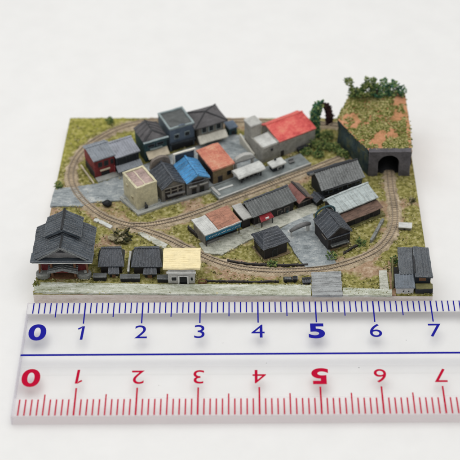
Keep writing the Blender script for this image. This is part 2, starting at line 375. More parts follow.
# ------------------------------------------------------------------ railway
def catmull(p, n=10):
    out = []
    for i in range(len(p)-1):
        a, b, c, d = p[max(i-1, 0)], p[i], p[i+1], p[min(i+2, len(p)-1)]
        for k in range(n):
            t = k/n
            out.append(.5*((2*b)+(c-a)*t+(2*a-5*b+4*c-d)*t*t+(3*b-a-3*c+d)*t**3))
    return out+[p[-1]]
def resample(p, step):
    L = [0]
    for a, b in zip(p, p[1:]): L.append(L[-1]+(b-a).length)
    n = int(L[-1]/step); out = []; j = 0
    for i in range(n+1):
        s = L[-1]*i/n
        while j < len(p)-2 and L[j+1] < s: j += 1
        out.append(p[j].lerp(p[j+1], (s-L[j])/max(L[j+1]-L[j], 1e-6)))
    return out
track_pts = []
def railway(pix, label, extra=(), z=.018):
    pts = [at(*p) for p in pix]+list(extra)
    pts = resample(catmull(pts), .04); track_pts.extend(pts)
    o = pts[0].copy(); t = thing('railway_track', label, 'railway track', o)
    def side(i):
        d = (pts[min(i+1, len(pts)-1)]-pts[max(i-1, 0)]); d.z = 0; d.normalize(); return Vector((-d.y, d.x, 0)), d
    def strip(bm, off, w0, w1, z0, z1, wob=0):
        prev = None
        for i, p in enumerate(pts):
            s, d = side(i); k = 1+wob*noise.noise(p*11)
            ring = [bm.verts.new(p-o+s*(off+a*k)+Vector((0, 0, b))) for a, b in ((-w0, z0), (-w1, z1), (w1, z1), (w0, z0))]
            if prev:
                for a in range(3): bm.faces.new((prev[a], ring[a], ring[a+1], prev[a+1]))
            prev = ring
    b = NB(); strip(b, 0, .14, .09, -.02, z, .45); obj('ballast', b, M['ballast'], t, 0)
    b = NB()
    for i, p in enumerate(resample(pts, .052)):
        j = min(range(0, len(pts)), key=lambda q: (pts[q]-p).length_squared); s, d = side(j)
        c = p-o+Vector((0, 0, z-.004)); a = s*(.070+.008*rng.random()); w = d*.0125
        prism(b, (c-a-w, c+a-w, c+a+w, c-a+w), (0, 0, .012))
    tag(obj('sleepers', b, M['sleeper'], t, 0), kind='stuff')
    for off in (-.043, .043):
        b = NB(); strip(b, off, .007, .006, z+.006, z+.022); obj('rail', b, M['rail'], t, 0)
railway([(389,171.5),(391,190),(394.5,209),(394,225),(388,239),(376,251),(357,260.4),(330,268),(300,271),(270,271.5),(240,268.5),(215,261.5),(195,252.5),(165,238),(137,228.5),(107,218.7),(88,205.6),(76,192),(71,178),(74,163),(86,148),(105,135.5),(125,127),(148,122),(175,120.5),(235,121.5),(300,123.5),(340,126)],
        'long brown oval railway track looping round the whole village into the tunnel',
        [Vector((5.9, 4.85, G))])
railway([(112,221),(128,225.6),(145,226),(162,223.5),(182,218.5),(205,210.5),(225,202.5),(250,193.5),(285,180),(310,170.5),(342,158)],
        'short brown siding track running straight between station and platform', z=.021)

ta = np.array([(p.x, p.y) for p in track_pts[::2]])
ga = ground.data.attributes.new('soil', 'FLOAT', 'POINT')
gco = np.zeros(len(ground.data.vertices)*3); ground.data.vertices.foreach_get('co', gco); gco = gco.reshape(-1, 3)[:, :2]+np.array(inv[:])[None, :2]
gd = np.concatenate([np.sqrt(((c[:, None]-ta[None])**2).sum(2).min(1)) for c in np.array_split(gco, 60)])
patch = np.zeros(len(gco))
for px, py, r, a in ((192,206,.28,.3),(120,205,.22,.2),(365,205,.3,.14),(60,212,.25,.12),(230,270,.3,.16),(300,178,.3,.25),(410,205,.25,.16),(330,265,.2,.2),(370,268,.25,.14),(235,124,.3,.25),(110,246,.3,.18)):
    c = at(px, py); patch += a*np.exp(-((gco-np.array([c.x, c.y]))**2).sum(1)/r**2)
back = np.clip((gco[:, 1]-2.9)/1.2, 0, 1)*np.clip((3-gco[:, 0])/2, 0, 1)
ga.data.foreach_set('value', (.20*np.clip(1-gd/.26, 0, 1)+patch-.10*back).astype(np.float32))

# ------------------------------------------------------------------ building kit (local: x along the front, y into depth, z up)
def win(root, u, v, w, h, frame='grey', face='front', off=0., pane='glass'):
    b = NB(); p = NB(); t = .010
    if face == 'front':
        box(b, u, u+w, off-t, off+.004, v, v+h); box(p, u+.012, u+w-.012, off-t-.004, off-.004, v+.012, v+h-.012)
    else:
        box(b, off-t, off+.004, u, u+w, v, v+h); box(p, off-t-.004, off-.004, u+.012, u+w-.012, v+.012, v+h-.012)
    f = obj('window', b, M[frame], root, .003); obj('pane', p, M[pane], f, 0)
def part(name, root, mat, *boxes, bevel=.006, jit=None):
    b = NB()
    for x in boxes: box(b, *x)
    return obj(name, b, M[mat], root, bevel, jit=jit)
def gable_x(root, w, d, h, rise, rf, wall, roof, n=9, ov=.03, ridge=.6, x0=0., y0=0., t=.028, wname='wall', rname='roof'):
    b = NB(); r = y0+d*ridge
    prism(b, ((x0, y0, 0), (x0, y0, h), (x0, r, h+rise-.02), (x0, y0+d, h), (x0, y0+d, 0)), (w, 0, 0))
    obj(wname, b, M[wall], root)
    b = NB(); k1 = rise/(d*ridge); k2 = rise/(d*(1-ridge))
    R0, R1 = (x0-ov, r, h+rise+.01), (x0+w+ov, r, h+rise+.01)
    slope(b, (x0-ov, y0-ov, h-ov*k1+.01), (x0+w+ov, y0-ov, h-ov*k1+.01), R1, R0, t, n)
    slope(b, (x0-ov, y0+d+ov, h-ov*k2+.01), (x0+w+ov, y0+d+ov, h-ov*k2+.01), R1, R0, t, n)
    o = obj(rname, b, M[roof], root, .004)
    b = NB(); box(b, x0-ov-.004, x0+w+ov+.004, r-.018, r+.018, h+rise+.004, h+rise+.026); obj('ridge_cap', b, M[rf], o, .006)
    return o
def gable_y(root, w, d, h, rise, rf, wall, roof, n=7, ov=.03, x0=0., y0=0., t=.028, wname='wall', rname='roof', ovf=.03):
    b = NB(); c = x0+w/2; k = rise/(w/2)
    prism(b, ((x0, y0, 0), (x0+w, y0, 0), (x0+w, y0, h), (c, y0, h+rise-.02), (x0, y0, h)), (0, d, 0))
    obj(wname, b, M[wall], root)
    b = NB(); F, B = y0-ovf, y0+d+ov
    for s in (-1, 1):
        e = c+s*(w/2+ov)
        slope(b, (e, F, h-ov*k+.01), (e, B, h-ov*k+.01), (c, B, h+rise+.01), (c, F, h+rise+.01), t, n)
    o = obj(rname, b, M[roof], root, .004)
    b = NB(); box(b, c-.018, c+.018, F-.005, B+.005, h+rise+.004, h+rise+.028); obj('ridge_cap', b, M[rf], o, .006)
    return o
def flat(root, w, d, h, wall, roof, rim='cream', pw=.03, ph=.035, x0=0., y0=0., name='wall', rname='roof', rimname='parapet'):
    b = NB(); box(b, x0, x0+w, y0, y0+d, 0, h); obj(name, b, M[wall], root, .007)
    b = NB(); box(b, x0+pw, x0+w-pw, y0+pw, y0+d-pw, h-.01, h+.008); obj(rname, b, M[roof], root, .003)
    b = NB()
    box(b, x0-.006, x0+w+.006, y0-.006, y0+pw, h-.004, h+ph); box(b, x0-.006, x0+w+.006, y0+d-pw, y0+d+.006, h-.004, h+ph)
    box(b, x0-.006, x0+pw, y0+pw, y0+d-pw, h-.004, h+ph); box(b, x0+w-pw, x0+w+.006, y0+pw, y0+d-pw, h-.004, h+ph)
    obj(rimname, b, M[rim], root, .005)
ROW = 'houses of the two village rows'

# back row -----------------------------------------------------------------
t = thing('brick_shop', 'narrow red brick shop with blue grey roof at the west end of its row', 'house', at(95.5,179.6), 27, ROW, tall=1.05)
gable_x(t, .42, .50, .43, .05, 'roof_blue', 'red_wall', 'roof_blue', 9, .02, .72)
part('wall_base', t, 'dark_wall', (-.006,.05,.01,.48,.0,.16))
win(t, .07, .25, .09, .11, 'dark_wall'); win(t, .20, .25, .09, .11, 'dark_wall'); win(t, .33, .25, .06, .11, 'dark_wall')
part('door', t, 'glass', (.13,.30,-.008,.02,.0,.13)); part('sign', t, 'beige', (.11,.31,-.02,.01,.15,.185))
part('step', t, 'concrete', (.0,.44,-.14,-.002,0,.045)); part('downpipe', t, 'red', (.385,.41,-.03,-.005,0,.2))
part('side_wall', t, 'beige', (-.10,-.075,-.14,.50,0,.05))

t = thing('shop_house', 'pale grey roofed dark shop joined to the brick shop, with a lower eave', 'house', at(117.5,175), 27, ROW, tall=1.05)
gable_x(t, .47, .5, .40, .06, 'roof_pale', 'navy_wall', 'roof_pale', 10, .02, .78)
b = NB(); slope(b, (-.02,-.13,.15), (.49,-.13,.15), (.49,.0,.21), (-.02,.0,.21), .025, 10); obj('lower_eave', b, M['roof_blue'], t, .004)
win(t, .05, .24, .16, .11, 'black'); win(t, .26, .24, .16, .11, 'black')
for x in (.02, .22, .43): part('post', t, 'grey', (x,x+.02,-.11,-.09,0,.15))
part('step', t, 'concrete', (-.01,.48,-.15,-.002,0,.035))

t = thing('teal_shop', 'dark teal shop with brown grey gable roof and a small beige awning', 'house', at(145.5,162.5), 25, ROW, tall=1.10)
b = NB(); box(b, 0,.46,0,.50,0,.42); prism(b, ((.0,.5,.42),(.46,.5,.42),(.23,.5,.53)), (0,-.03,0)); obj('wall', b, M['teal'], t)
b = NB(); R0, R1 = (.23,.16,.545), (.23,.53,.545)
slope(b, (-.02,-.01,.43), (-.02,.53,.43), R1, R0, .025, 4, .02, .008); slope(b, (.48,-.01,.43), (.48,.53,.43), R1, R0, .025, 4, .02, .008)
slope(b, (-.02,-.01,.43), (.48,-.01,.43), (.231,.16,.545), R0, .025, 0); rf = obj('roof', b, M['roof_brown'], t, .004)
b = NB(); tube(b, ((-.01,0,.435),R0), .012, 6); tube(b, ((.47,0,.435),R0), .012, 6); tube(b, (R0,R1), .014, 6); obj('hip_ridge', b, M['black'], rf, 0)
part('front_cornice', t, 'teal', (-.03,.49,-.045,-.005,.395,.435)); part('cornice', t, 'slate_light', (-.032,.492,-.048,-.003,.435,.447))
win(t, .06, .30, .15, .07, 'slate'); win(t, .25, .30, .15, .07, 'slate')
b = NB(); slope(b, (.02,-.16,.16), (.46,-.16,.16), (.46,-.0,.23), (.02,.0,.23), .02, 0); obj('awning', b, M['beige'], t, .006)
part('sign', t, 'slate_light', (.10,.36,-.03,.002,.245,.275)); part('door', t, 'glass', (.1,.36,-.008,.01,0,.14))

t = thing('tall_shop', 'tall slate blue shop with flat recessed roof inside a pale parapet', 'house', at(170.4,152), 25, ROW, tall=1.06)
flat(t, .52, .58, .49, 'slate', 'roof_mid', 'slate_light', .03, .035)
b = NB()
prism(b, [(.20,-.007,.525)]+[(.27+.07*math.cos(a), -.007, .525+.025*math.sin(a)) for a in [math.pi-math.pi*k/8 for k in range(1, 8)]]+[(.34,-.007,.525)], (0,.035,0))
obj('crest', b, M['slate'], t, .004)
win(t, .09, .27, .11, .10, 'slate_light'); win(t, .31, .27, .11, .10, 'slate_light')
part('shopfront', t, 'black', (.03,.49,-.008,.02,.0,.15)); part('fascia', t, 'navy_wall', (.0,.52,-.05,.0,.155,.20))

t = thing('corner_house', 'grey corner house under a low pyramid roof with a bone white awning', 'house', at(199.5,146.5), 25, ROW, tall=1.16)
part('wall', t, 'warm', (0,.53,0,.45,0,.43))
b = NB(); e = [(-.11,-.06,.42),(.59,-.06,.42),(.59,.53,.42),(-.11,.53,.42)]; ap = Vector((.24,.235,.53))
for i in range(4):
    a, c = Vector(e[i]), Vector(e[(i+1)%4]); slope(b, a, c, ap.lerp(c,.02), ap.lerp(a,.02), .025, 0)
rf = obj('roof', b, M['roof_brown'], t, .004)
b = NB()
for p in e: tube(b, (Vector(p)+Vector((0,0,.004)), ap+Vector((0,0,.006))), .013, 6)
obj('hip_ridge', b, M['black'], rf, 0)
for x in (.05, .20, .36): win(t, x, .26, .11, .12, 'slate_light')
b = NB(); slope(b, (-.03,-.13,.13), (.56,-.13,.13), (.56,.0,.22), (-.03,.0,.22), .035, 12, .02, .006); obj('awning', b, M['bone'], t, .008)
part('shopfront', t, 'black', (.02,.51,-.01,.02,0,.13))

t = thing('storage_shed', 'small blue grey shed at the end wall of the pyramid roofed house', 'shed', at(229.5,136.5), 25, None)
part('wall', t, 'teal', (0,.17,0,.22,0,.17)); part('roof', t, 'slate', (-.015,.185,-.015,.235,.17,.20)); part('door', t, 'black', (.04,.13,-.008,.01,0,.12))

# second row ---------------------------------------------------------------
t = thing('cream_house', 'cream block house with pink flat roof framed by a cream parapet', 'house', at(137.8,211.4), 31, ROW, tall=1.10)
flat(t, .43, .55, .47, 'cream', 'pink', 'cream', .035, .03)
part('roof_seam', t, 'beige', (.20,.225,.04,.51,.476,.484), bevel=.002)
win(t, .14, .16, .07, .07, 'cream', 'left', pane='ochre'); win(t, .34, .30, .07, .07, 'cream', 'left', pane='ochre')
part('plinth', t, 'concrete', (-.03,.46,-.035,.56,-.02,.03))
b = NB(); tube(b, ((.16,-.05,.02),(.16,-.05,.10)), [.03,.032], 10); tube(b, ((.16,-.05,.10),(.16,-.02,.15)), .012, 8); obj('water_tank', b, M['black'], t, .005)

t = thing('gable_house', 'dark charcoal gable house squeezed between cream and blue roofed houses', 'house', at(162.5,203.3), 25, ROW, tall=1.12)
gable_y(t, .47, .58, .30, .13, 'roof_dark', 'warm', 'roof_dark', 7, .02)
part('gable_panel', t, 'dark_wall', (.06,.41,-.010,.002,.05,.27)); part('balcony', t, 'grey', (.10,.45,-.05,.0,.12,.15)); part('beam', t, 'warm', (.04,.44,-.03,.0,.285,.305))
part('lattice', t, 'warm', (.16,.19,-.02,0,.15,.285),(.30,.33,-.02,0,.15,.285),(.06,.41,-.02,0,.21,.225))
b = NB(); pts = [(.02,.60,.30)]+[(.235+.2*math.cos(a), .60, .40+.13*math.sin(a)) for a in [math.pi-math.pi*k/10 for k in range(11)]]+[(.45,.60,.30)]
prism(b, pts, (0,.07,0)); obj('rear_signboard', b, M['taupe'], t, .012)

t = thing('blue_roof_house', 'grey gable house with a bright blue roof and pale rear signboard', 'house', at(187.3,197.2), 25, ROW, tall=1.12)
gable_y(t, .45, .58, .31, .11, 'blue', 'grey', 'blue', 7, .02)
for x in (.10, .26): win(t, x, .02, .09, .13, 'dark_wall')
part('ledge', t, 'lightwall', (.04,.20,-.03,0,.19,.215),(.25,.42,-.03,0,.19,.215)); part('gable_panel', t, 'dark_wall', (.10,.35,-.010,.002,.225,.32)); part('eave_trim', t, 'roof_dark', (-.02,.47,-.045,-.03,.275,.30))
part('rear_signboard', t, 'bone', (.0,.03,.60,.64,.28,.50),(.42,.45,.60,.64,.28,.50),(-.0,.45,.60,.64,.50,.53)); part('signboard_panel', t, 'roof_dark', (.03,.42,.61,.63,.30,.50))

t = thing('orange_roof_house', 'ochre house with a flat orange red roof at the east end of its row', 'house', at(213.5,185.4), 30, ROW, tall=1.22)
part('wall', t, 'ochre', (0,.44,0,.60,0,.30)); b = NB()
slope(b, (-.02,-.02,.31), (.46,-.02,.31), (.46,.63,.36), (-.02,.63,.36), .03, 5, .012, .003); obj('roof', b, M['orange'], t, .005)
part('side_wall', t, 'dark_wall', (-.012,.0,.02,.58,0,.28)); part('door', t, 'dark_wall', (.10,.20,-.008,.004,0,.14)); win(t, .28, .10, .11, .10, 'ochre')

for px, py, w, d in ((138.5,214,.94,.1),):
    pass
t = tag(obj('kerb_wall', prism(NB(), [at(122,198.5,G-.01), at(138.5,213.6,G-.01), at(163,205.5,G-.01), at(211,191.5,G-.01), at(211,193.5,G-.01), at(163,207.8,G-.01), at(138.3,217,G-.01), at(119.5,199.6,G-.01)], (0,0,.06)), M['concrete'], None, .006),
        'low grey kerb wall along the front of the cream and blue roofed houses', 'kerb')

# depot with red roof --------------------------------------------------------
t = thing('depot', 'grey depot with a faded red roof and a square block tower', 'building', at(262,164), 31, tall=1.06)
gable_x(t, .82, .66, .36, .08, 'redroof', 'depot_wall', 'redroof', 0, .015, .74, x0=.40, wname='hall_wall', rname='hall_roof')
b = NB(); box(b, 0,.398,0,.40,0,.34); obj('annex_wall', b, M['depot_wall'], t, .008)
part('annex_roof', t, 'whitish', (.0,.36,.02,.39,.34,.355)); part('annex_parapet', t, 'depot_wall', (.36,.384,.0,.40,.341,.37),(-.004,.03,.0,.40,.341,.37))
b = NB(); box(b, .0,.24,.402,.66,0,.58); tw = obj('tower', b, M['depot_wall'], t, .012); part('tower_roof', tw, 'lightwall', (-.012,.252,.39,.672,.58,.62), bevel=.025)
part('vent', t, 'black', (.20,.25,-.012,.004,.23,.28)); part('bench', t, 'black', (.78,1.08,-.09,-.02,.02,.10)); part('doorway', t, 'dark_wall', (.42,.50,-.01,.004,0,.14))

t = thing('screen_wall', 'thin bone white wall leaning beside the tower of the red roofed depot', 'wall', at(239.5,144.5), -58)
b = NB(); prism(b, ((0,0,0),(.52,0,0),(.52,0,.10),(.30,0,.16),(.0,0,.26)), (0,.03,0)); obj('panel', b, M['bone'], t, .006); part('buttress', t, 'dark_wall', (.08,.12,.03,.1,0,.15),(.34,.38,.03,.1,0,.1))

# platform -----------------------------------------------------------------
t = thing('platform', 'long grey station platform with a pale edge between depot and siding track', 'platform', at(218.7,200.8), 31)
part('slab', t, 'platform', (0,2.05,.0,.36,-.02,.06), bevel=.01, jit=.004); part('edge_stone', t, 'lightwall', (0,2.05,-.03,.0,-.02,.075)); part('ramp', t, 'lightwall', (.03,.08,.05,.34,.06,.085))
part('kerb', t, 'whitish', (.10,.42,.17,.21,.06,.085))

t = thing('platform_shelter', 'larger platform shelter with a rounded pale grey roof', 'shelter', at(240,183,G+.06), 31)
b = NB(); prof = [(-.14,.135),(-.145,.165),(-.10,.20),(0,.215),(.10,.20),(.145,.165),(.14,.135)]
prism(b, [(-.06, y+.08, z) for y, z in prof], (.60, 0, 0)); obj('roof', b, M['whitish'], t, .02)
part('bench_wall', t, 'dark_wall', (.03,.46,.05,.11,0,.14))
for x in (.02, .44): part('post', t, 'black', (x,x+.025,-.03,-.005,0,.14))
b = NB()
for i in range(5): box(b, .03+.09*i, .05+.09*i, .02, .05, .0, .10)
obj('seat_rail', b, M['grey'], t, .003)
t = thing('platform_kiosk', 'small dark platform kiosk with a flat pale roof and front window', 'kiosk', at(273,172.5,G+.06), 31)
part('wall', t, 'navy_wall', (0,.26,0,.14,0,.11)); part('roof', t, 'whitish', (-.03,.29,-.03,.17,.11,.15), bevel=.012); win(t, .10, .025, .10, .06, 'whitish'); part('chimney', t, 'black', (.11,.15,.12,.15,.15,.2))
t = thing('platform_bench', 'little grey bench beside the dark platform kiosk', 'bench', at(290,164.5,G+.06), 31)
part('seat', t, 'grey', (0,.12,0,.06,.025,.04)); part('leg', t, 'black', (.01,.025,.01,.05,0,.026)); part('leg', t, 'black', (.095,.11,.01,.05,0,.026)); part('backrest', t, 'grey', (0,.12,.06,.072,.025,.08))

t = thing('station_arch', 'pale grey arched gateway standing behind the rounded shelter roof', 'arch', at(235.5,173,G+.02), 27)
b = NB(); out = [(0,0,0),(0,0,.24)]+[(.20-.21*math.cos(a), 0, .24+.12*math.sin(a)) for a in [math.pi*k/12 for k in range(1,12)]]+[(.40,0,.24),(.40,0,0),(.36,0,0),(.36,0,.22),(.04,0,.22),(.04,0,0)]
prism(b, out, (0,.08,0)); obj('gate', b, M['lightwall'], t, .012); part('hood', t, 'grey', (-.02,.42,-.012,.0,.22,.25))

# station side ---------------------------------------------------------------
t = thing('sign_shop', 'station shop with terracotta roof and a long blue sign in white script', 'shop', at(205.2,246.5), 31, tall=1.12)
part('wall', t, 'dark_wall', (.01,.71,.06,.42,0,.22)); part('side_wall', t, 'warm', (0,.03,.0,.42,0,.20)); part('ceiling', t, 'black', (.03,.70,-.02,.06,.18,.20))
b = NB(); slope(b, (.27,-.04,.275), (.73,-.04,.275), (.73,.45,.30), (.27,.45,.30), .03, 6, .01, .003); obj('tiled_roof', b, M['terracotta'], t, .004)
b = NB(); slope(b, (-.02,-.04,.27), (.266,-.04,.27), (.266,.45,.28), (-.02,.45,.28), .03, 4, .012, .006); obj('tin_roof', b, M['whitish'], t, .004)
part('roof_rim', t, 'whitish', (-.025,.735,-.058,-.044,.262,.285), bevel=.003)
sg = part('blue_sign', t, 'sign_blue', (-.01,.72,-.060,-.04,.165,.26), bevel=.004)
b = NB(); x = .05
while x < .66:        # the illegible white brush script
    p = [(x+.012*k, -.063, .212+.022*math.sin(k*2.1+x*40)*rng.uniform(.1,1)) for k in range(5)]
    tube(b, p, [.002,.004,.002,.004,.001], 5); x += rng.uniform(.035,.075)
obj('lettering', b, M['white'], sg, 0)
part('counter', t, 'grey', (.05,.30,.0,.06,0,.07)); part('doorway', t, 'black', (.36,.66,.05,.062,0,.17))
part('porch_post', t, 'dark_wall', (-.0,.02,-.04,-.02,0,.17)); part('porch_post', t, 'dark_wall', (.69,.71,-.04,-.02,0,.17))

t = thing('lean_to', 'pale grey lean to roof between the blue sign shop and the station house', 'shed', at(244,230.5), 31, tall=1.10)
part('wall', t, 'dark_wall', (.0,.17,.05,.40,0,.22)); b = NB(); slope(b, (-.01,-.0,.235), (.18,-.0,.235), (.18,.42,.27), (-.01,.42,.27), .03, 0); obj('roof', b, M['lightwall'], t, .006)

t = thing('station_house', 'long charcoal roofed station house with a small red porch in front', 'station', at(254,226.5), 31, tall=1.08)
gable_x(t, .86, .38, .25, .11, 'roof_black', 'dark_wall', 'roof_mid', 16, .045, .72)
for x in (.10, .50, .66): win(t, x, .05, .10, .10, 'taupe')
b = NB(); slope(b, (.08,-.13,.15), (.36,-.13,.15), (.34,.0,.22), (.10,.0,.22), .03, 0); pr = obj('porch_roof', b, M['red'], t, .006)
part('porch_sign', pr, 'white', (.18,.25,-.12,-.10,.16,.185), bevel=.002)
for x in (.09, .32): part('porch_post', t, 'black', (x,x+.02,-.12,-.10,0,.15))
part('door', t, 'black', (.14,.28,-.01,.004,0,.16))
t = thing('ticket_box', 'tiny whitish box by the station wall, right of the red porch', 'box', at(277.5,217), 31)
part('body', t, 'whitish', (0,.11,0,.07,0,.085)); part('lid', t, 'grey', (-.008,.118,-.008,.078,.085,.10))
t = thing('waste_bin', 'tiny dark teal bin right of the whitish box at the station', 'bin', at(287,213), 31)
b = NB(); tube(b, ((0,0,0),(0,0,.08)), [.03,.036], 10); obj('body', b, M['teal'], t, .004); part('lid', t, 'black', (-.03,.03,-.03,.03,.08,.092), bevel=.008)

t = thing('rust_house', 'little gable house with one rusty pink and one taupe roof slope', 'house', at(298.5,209.5), 31, tall=1.10)
gable_y(t, .29, .46, .15, .09, 'dark_wall', 'dark_wall', 'rust', 0, .015, t=.022)
b = NB(); slope(b, (.312,-.035,.155), (.312,.48,.155), (.152,.48,.262), (.152,-.035,.262), .015, 7, .016, .006); obj('taupe_slope', b, M['taupe'], t, .004)
part('door', t, 'black', (.10,.18,-.01,.004,0,.12)); part('window_band', t, 'taupe', (.02,.27,-.015,.003,.125,.14))
t = thing('lean_shed', 'small black shed tucked against the gable end of the long black house', 'shed', at(316,207), 31)
gable_y(t, .18, .2, .12, .05, 'roof_black', 'navy_wall', 'roof_black', 3, .015)

t = thing('long_black_house', 'long black house with a grey slatted roof below the tunnel hill', 'house', at(322.5,200.3), 26, tall=1.06)
gable_x(t, .84, .46, .27, .18, 'black', 'navy_wall', 'roof_slats', 18, .04, .58)
for x in (.12, .32, .52, .70): win(t, x, .12, .10, .07, 'slate')
part('sill_board', t, 'black', (.0,.84,-.03,.0,.075,.10)); part('awning', t, 'black', (.02,.82,-.06,.0,.225,.24))
part('rear_roof_band', t, 'roof_black', (-.05,.90,.50,.56,.23,.27))

t = thing('zinc_shed', 'long pale zinc roofed shed with a brown lean to roof along its front', 'shed', at(339.5,228.5), 31, tall=1.08)
gable_x(t, .86, .42, .30, .07, 'roof_light', 'dark_wall', 'roof_light', 9, .03, .80, y0=.08)
b = NB(); slope(b, (.0,-.10,.17), (.90,-.10,.17), (.88,.08,.235), (.02,.08,.235), .022, 0); obj('lean_to_roof', b, M['brown_roof'], t, .005)
part('lean_to_wall', t, 'black', (.03,.87,-.06,.08,0,.17)); part('base_plate', t, 'moss', (-.04,.93,-.13,.5,-.02,.015))
for x in (.3, .5, .7): part('doorway', t, 'dark_wall', (x,x+.12,-.07,-.058,.0,.13))

t = thing('tall_gable_house', 'dark grey gable house with a rounded rear frame facing the square', 'house', at(327.6,251.3), 25, tall=1.16)
gable_y(t, .45, .52, .30, .15, 'roof_black', 'dark_wall', 'roof_dark', 7, .03)
part('front_eave', t, 'roof_mid', (.05,.40,-.07,.0,.10,.125)); part('window_band', t, 'black', (.06,.37,-.01,.003,.13,.20)); part('base_plate', t, 'ochre', (-.03,.46,-.03,.53,-.02,.02)); part('door', t, 'black', (.15,.28,-.01,.003,0,.095))
part('beam', t, 'roof_black', (.0,.43,-.03,0,.24,.26)); part('side_rail', t, 'taupe', (-.015,0,.05,.22,.20,.22))
b = NB(); a0 = [(.02,.53,.20)]+[(.215-.195*math.cos(a), .53, .36+.13*math.sin(a)) for a in [math.pi*k/10 for k in range(11)]]+[(.41,.53,.20)]
tube(b, a0, .018, 8); obj('rear_frame', b, M['teal'], t, 0)

t = thing('hip_house', 'dark brown cottage with a black half hip roof beside the curved track', 'house', at(264.3,260.3), 27, tall=1.12)
part('wall', t, 'dark_wall', (0,.46,0,.40,0,.27))
b = NB(); R0, R1 = (.12,.24,.40), (.38,.24,.40); zz = .255
slope(b, (-.04,-.04,zz), (.50,-.04,zz), R1, R0, .025, 6, .016, .008, True)
slope(b, (-.04,.45,zz), (.50,.45,zz), R1, R0, .025, 4, .016, .008, True)
slope(b, (-.04,.45,zz), (-.04,-.04,zz), R0, (R0[0],R0[1]+.001,R0[2]), .025, 3, .012, .006, True)
slope(b, (.50,-.04,zz), (.50,.45,zz), R1, (R1[0],R1[1]+.001,R1[2]), .025, 3, .012, .006, True)
obj('roof', b, M['roof_black'], t, .004)
part('base_plate', t, 'ochre', (-.03,.52,-.05,.42,-.02,.012)); part('door', t, 'black', (.16,.27,-.01,.004,0,.16)); win(t, .12, .10, .12, .09, 'dark_wall', 'left'); part('shutter', t, 'roof_black', (-.03,0,.06,.36,.20,.215)); part('bracket', t, 'lightwall', (-.03,-.008,.34,.38,.23,.255))

t = thing('covered_walkway', 'grey curved walkway roof on white posts between cottage and gable house', 'walkway', at(290,238), 25)
b = NB(); pts = [(.0,.0,.16),(.12,.01,.19),(.24,.02,.20),(.36,.03,.19),(.42,.03,.165)]
tube(b, pts, [.03,.042,.045,.042,.03], 10); obj('roof', b, M['grey'], t, 0, True)
for x in (.02, .34): part('post', t, 'whitish', (x,x+.03,-.0,.03,0,.17)); 
part('brace', t, 'whitish', (.38,.40,.0,.025,0,.16)); b = NB(); blob(b, (-.03,0,.165), .022, 1, .1); obj('finial', b, M['white'], t, 0, True)

# front row ------------------------------------------------------------------
t = thing('temple_hotel', 'large black tiled temple style hotel with stacked gable roofs and stone bases', 'building', at(36.2,278.5), -.7, tall=1.09)
w, d = .98, .86
part('wall', t, 'navy_wall', (.08,.90,.14,.82,0,.40)); part('inner_wall', t, 'wood', (.16,.82,.128,.142,.03,.26)); part('floor_slab', t, 'wood', (.18,.80,-.02,.2,0,.02))
gb = NB(); c = w/2
for s in (-1, 1):
    e = c+s*(w/2+.05); slope(gb, (e,-.02,.40), (e,d+.03,.40), (c,d+.03,.68), (c,-.02,.68), .03, 15, .016, .008)
rf = obj('main_roof', gb, M['roof_hotel'], t, .004)
part('ridge_cap', rf, 'black', (c-.02,c+.02,-.03,.30,.672,.70))
b = NB(); prism(b, ((c-.40,.02,.43),(c+.40,.02,.43),(c,.02,.645)), (0,.04,0)); obj('gable_panel', b, M['grey'], t, .004)
b = NB()
for s in (-1, 1): prism(b, ((c+s*.44,-.045,.405),(c+s*.44,-.045,.43),(c,-.045,.685),(c,-.045,.65)), (0,.03,0))
obj('barge_board', b, M['roof_mid'], t, .004)
b = NB(); prism(b, ((c-.09,.0,.56),(c+.09,.0,.56),(c,.0,.62)), (0,.03,0)); obj('gable_ornament', b, M['black'], t, .003)
part('eave_fascia', t, 'whitish', (-.04,w+.04,-.06,-.03,.365,.395)); part('front_eave', t, 'roof_hotel', (-.06,w+.06,-.075,.16,.395,.425))
gb = NB()
for s in (-1, 1):
    e = c+s*.33; slope(gb, (e,.34,.62), (e,d+.02,.62), (c,d+.02,.79), (c,.34,.79), .05, 9, .016, .008)
ur = obj('upper_roof', gb, M['roof_hotel'], t, .012); part('ridge_cap', ur, 'black', (c-.02,c+.02,.325,d+.03,.782,.815))
b = NB(); prism(b, ((c-.28,.37,.5),(c+.28,.37,.5),(c+.28,.37,.62),(c,.37,.745),(c-.28,.37,.62)), (0,d-.4,0)); obj('upper_wall', b, M['navy_wall'], t, .004)
for x in (.06, .27, .68, .89): part('column', t, 'wood', (x,x+.04,.02,.06,0,.37))
b = NB(); slope(b, (.22,-.10,.20), (.22,.12,.20), (c,.12,.27), (c,-.10,.27), .025, 4, .012, .006); slope(b, (w-.22,-.10,.20), (w-.22,.12,.20), (c,.12,.27), (c,-.10,.27), .025, 4, .012, .006)
obj('porch_roof', b, M['roof_mid'], t, .005); part('porch_beam', t, 'red_wall', (.26,.72,-.02,.01,.14,.18)); part('red_panel', t, 'red_wall', (.10,.26,.10,.13,.06,.22)); part('red_panel', t, 'red_wall', (.72,.88,.10,.13,.06,.22)); part('door', t, 'glass', (.38,.60,.115,.13,.02,.2))
for x0 in (-.0, .73):
    b = NB()
    prism(b, [(x0+.125+.135*math.cos(a)*(1 if abs(math.cos(a))<.8 else .96), .05+.10*math.sin(a), 0) for a in [2*math.pi*k/14 for k in range(14)]], (0,0,.10)); obj('stone_base', b, M['rock'], t, .02, jit=.008)
b = NB(); blob(b, (.88,.03,.13), .035, 2, .2); blob(b, (.10,.03,.12), .025, 2, .2); obj('stone_lantern', b, M['rock'], t, 0, True)

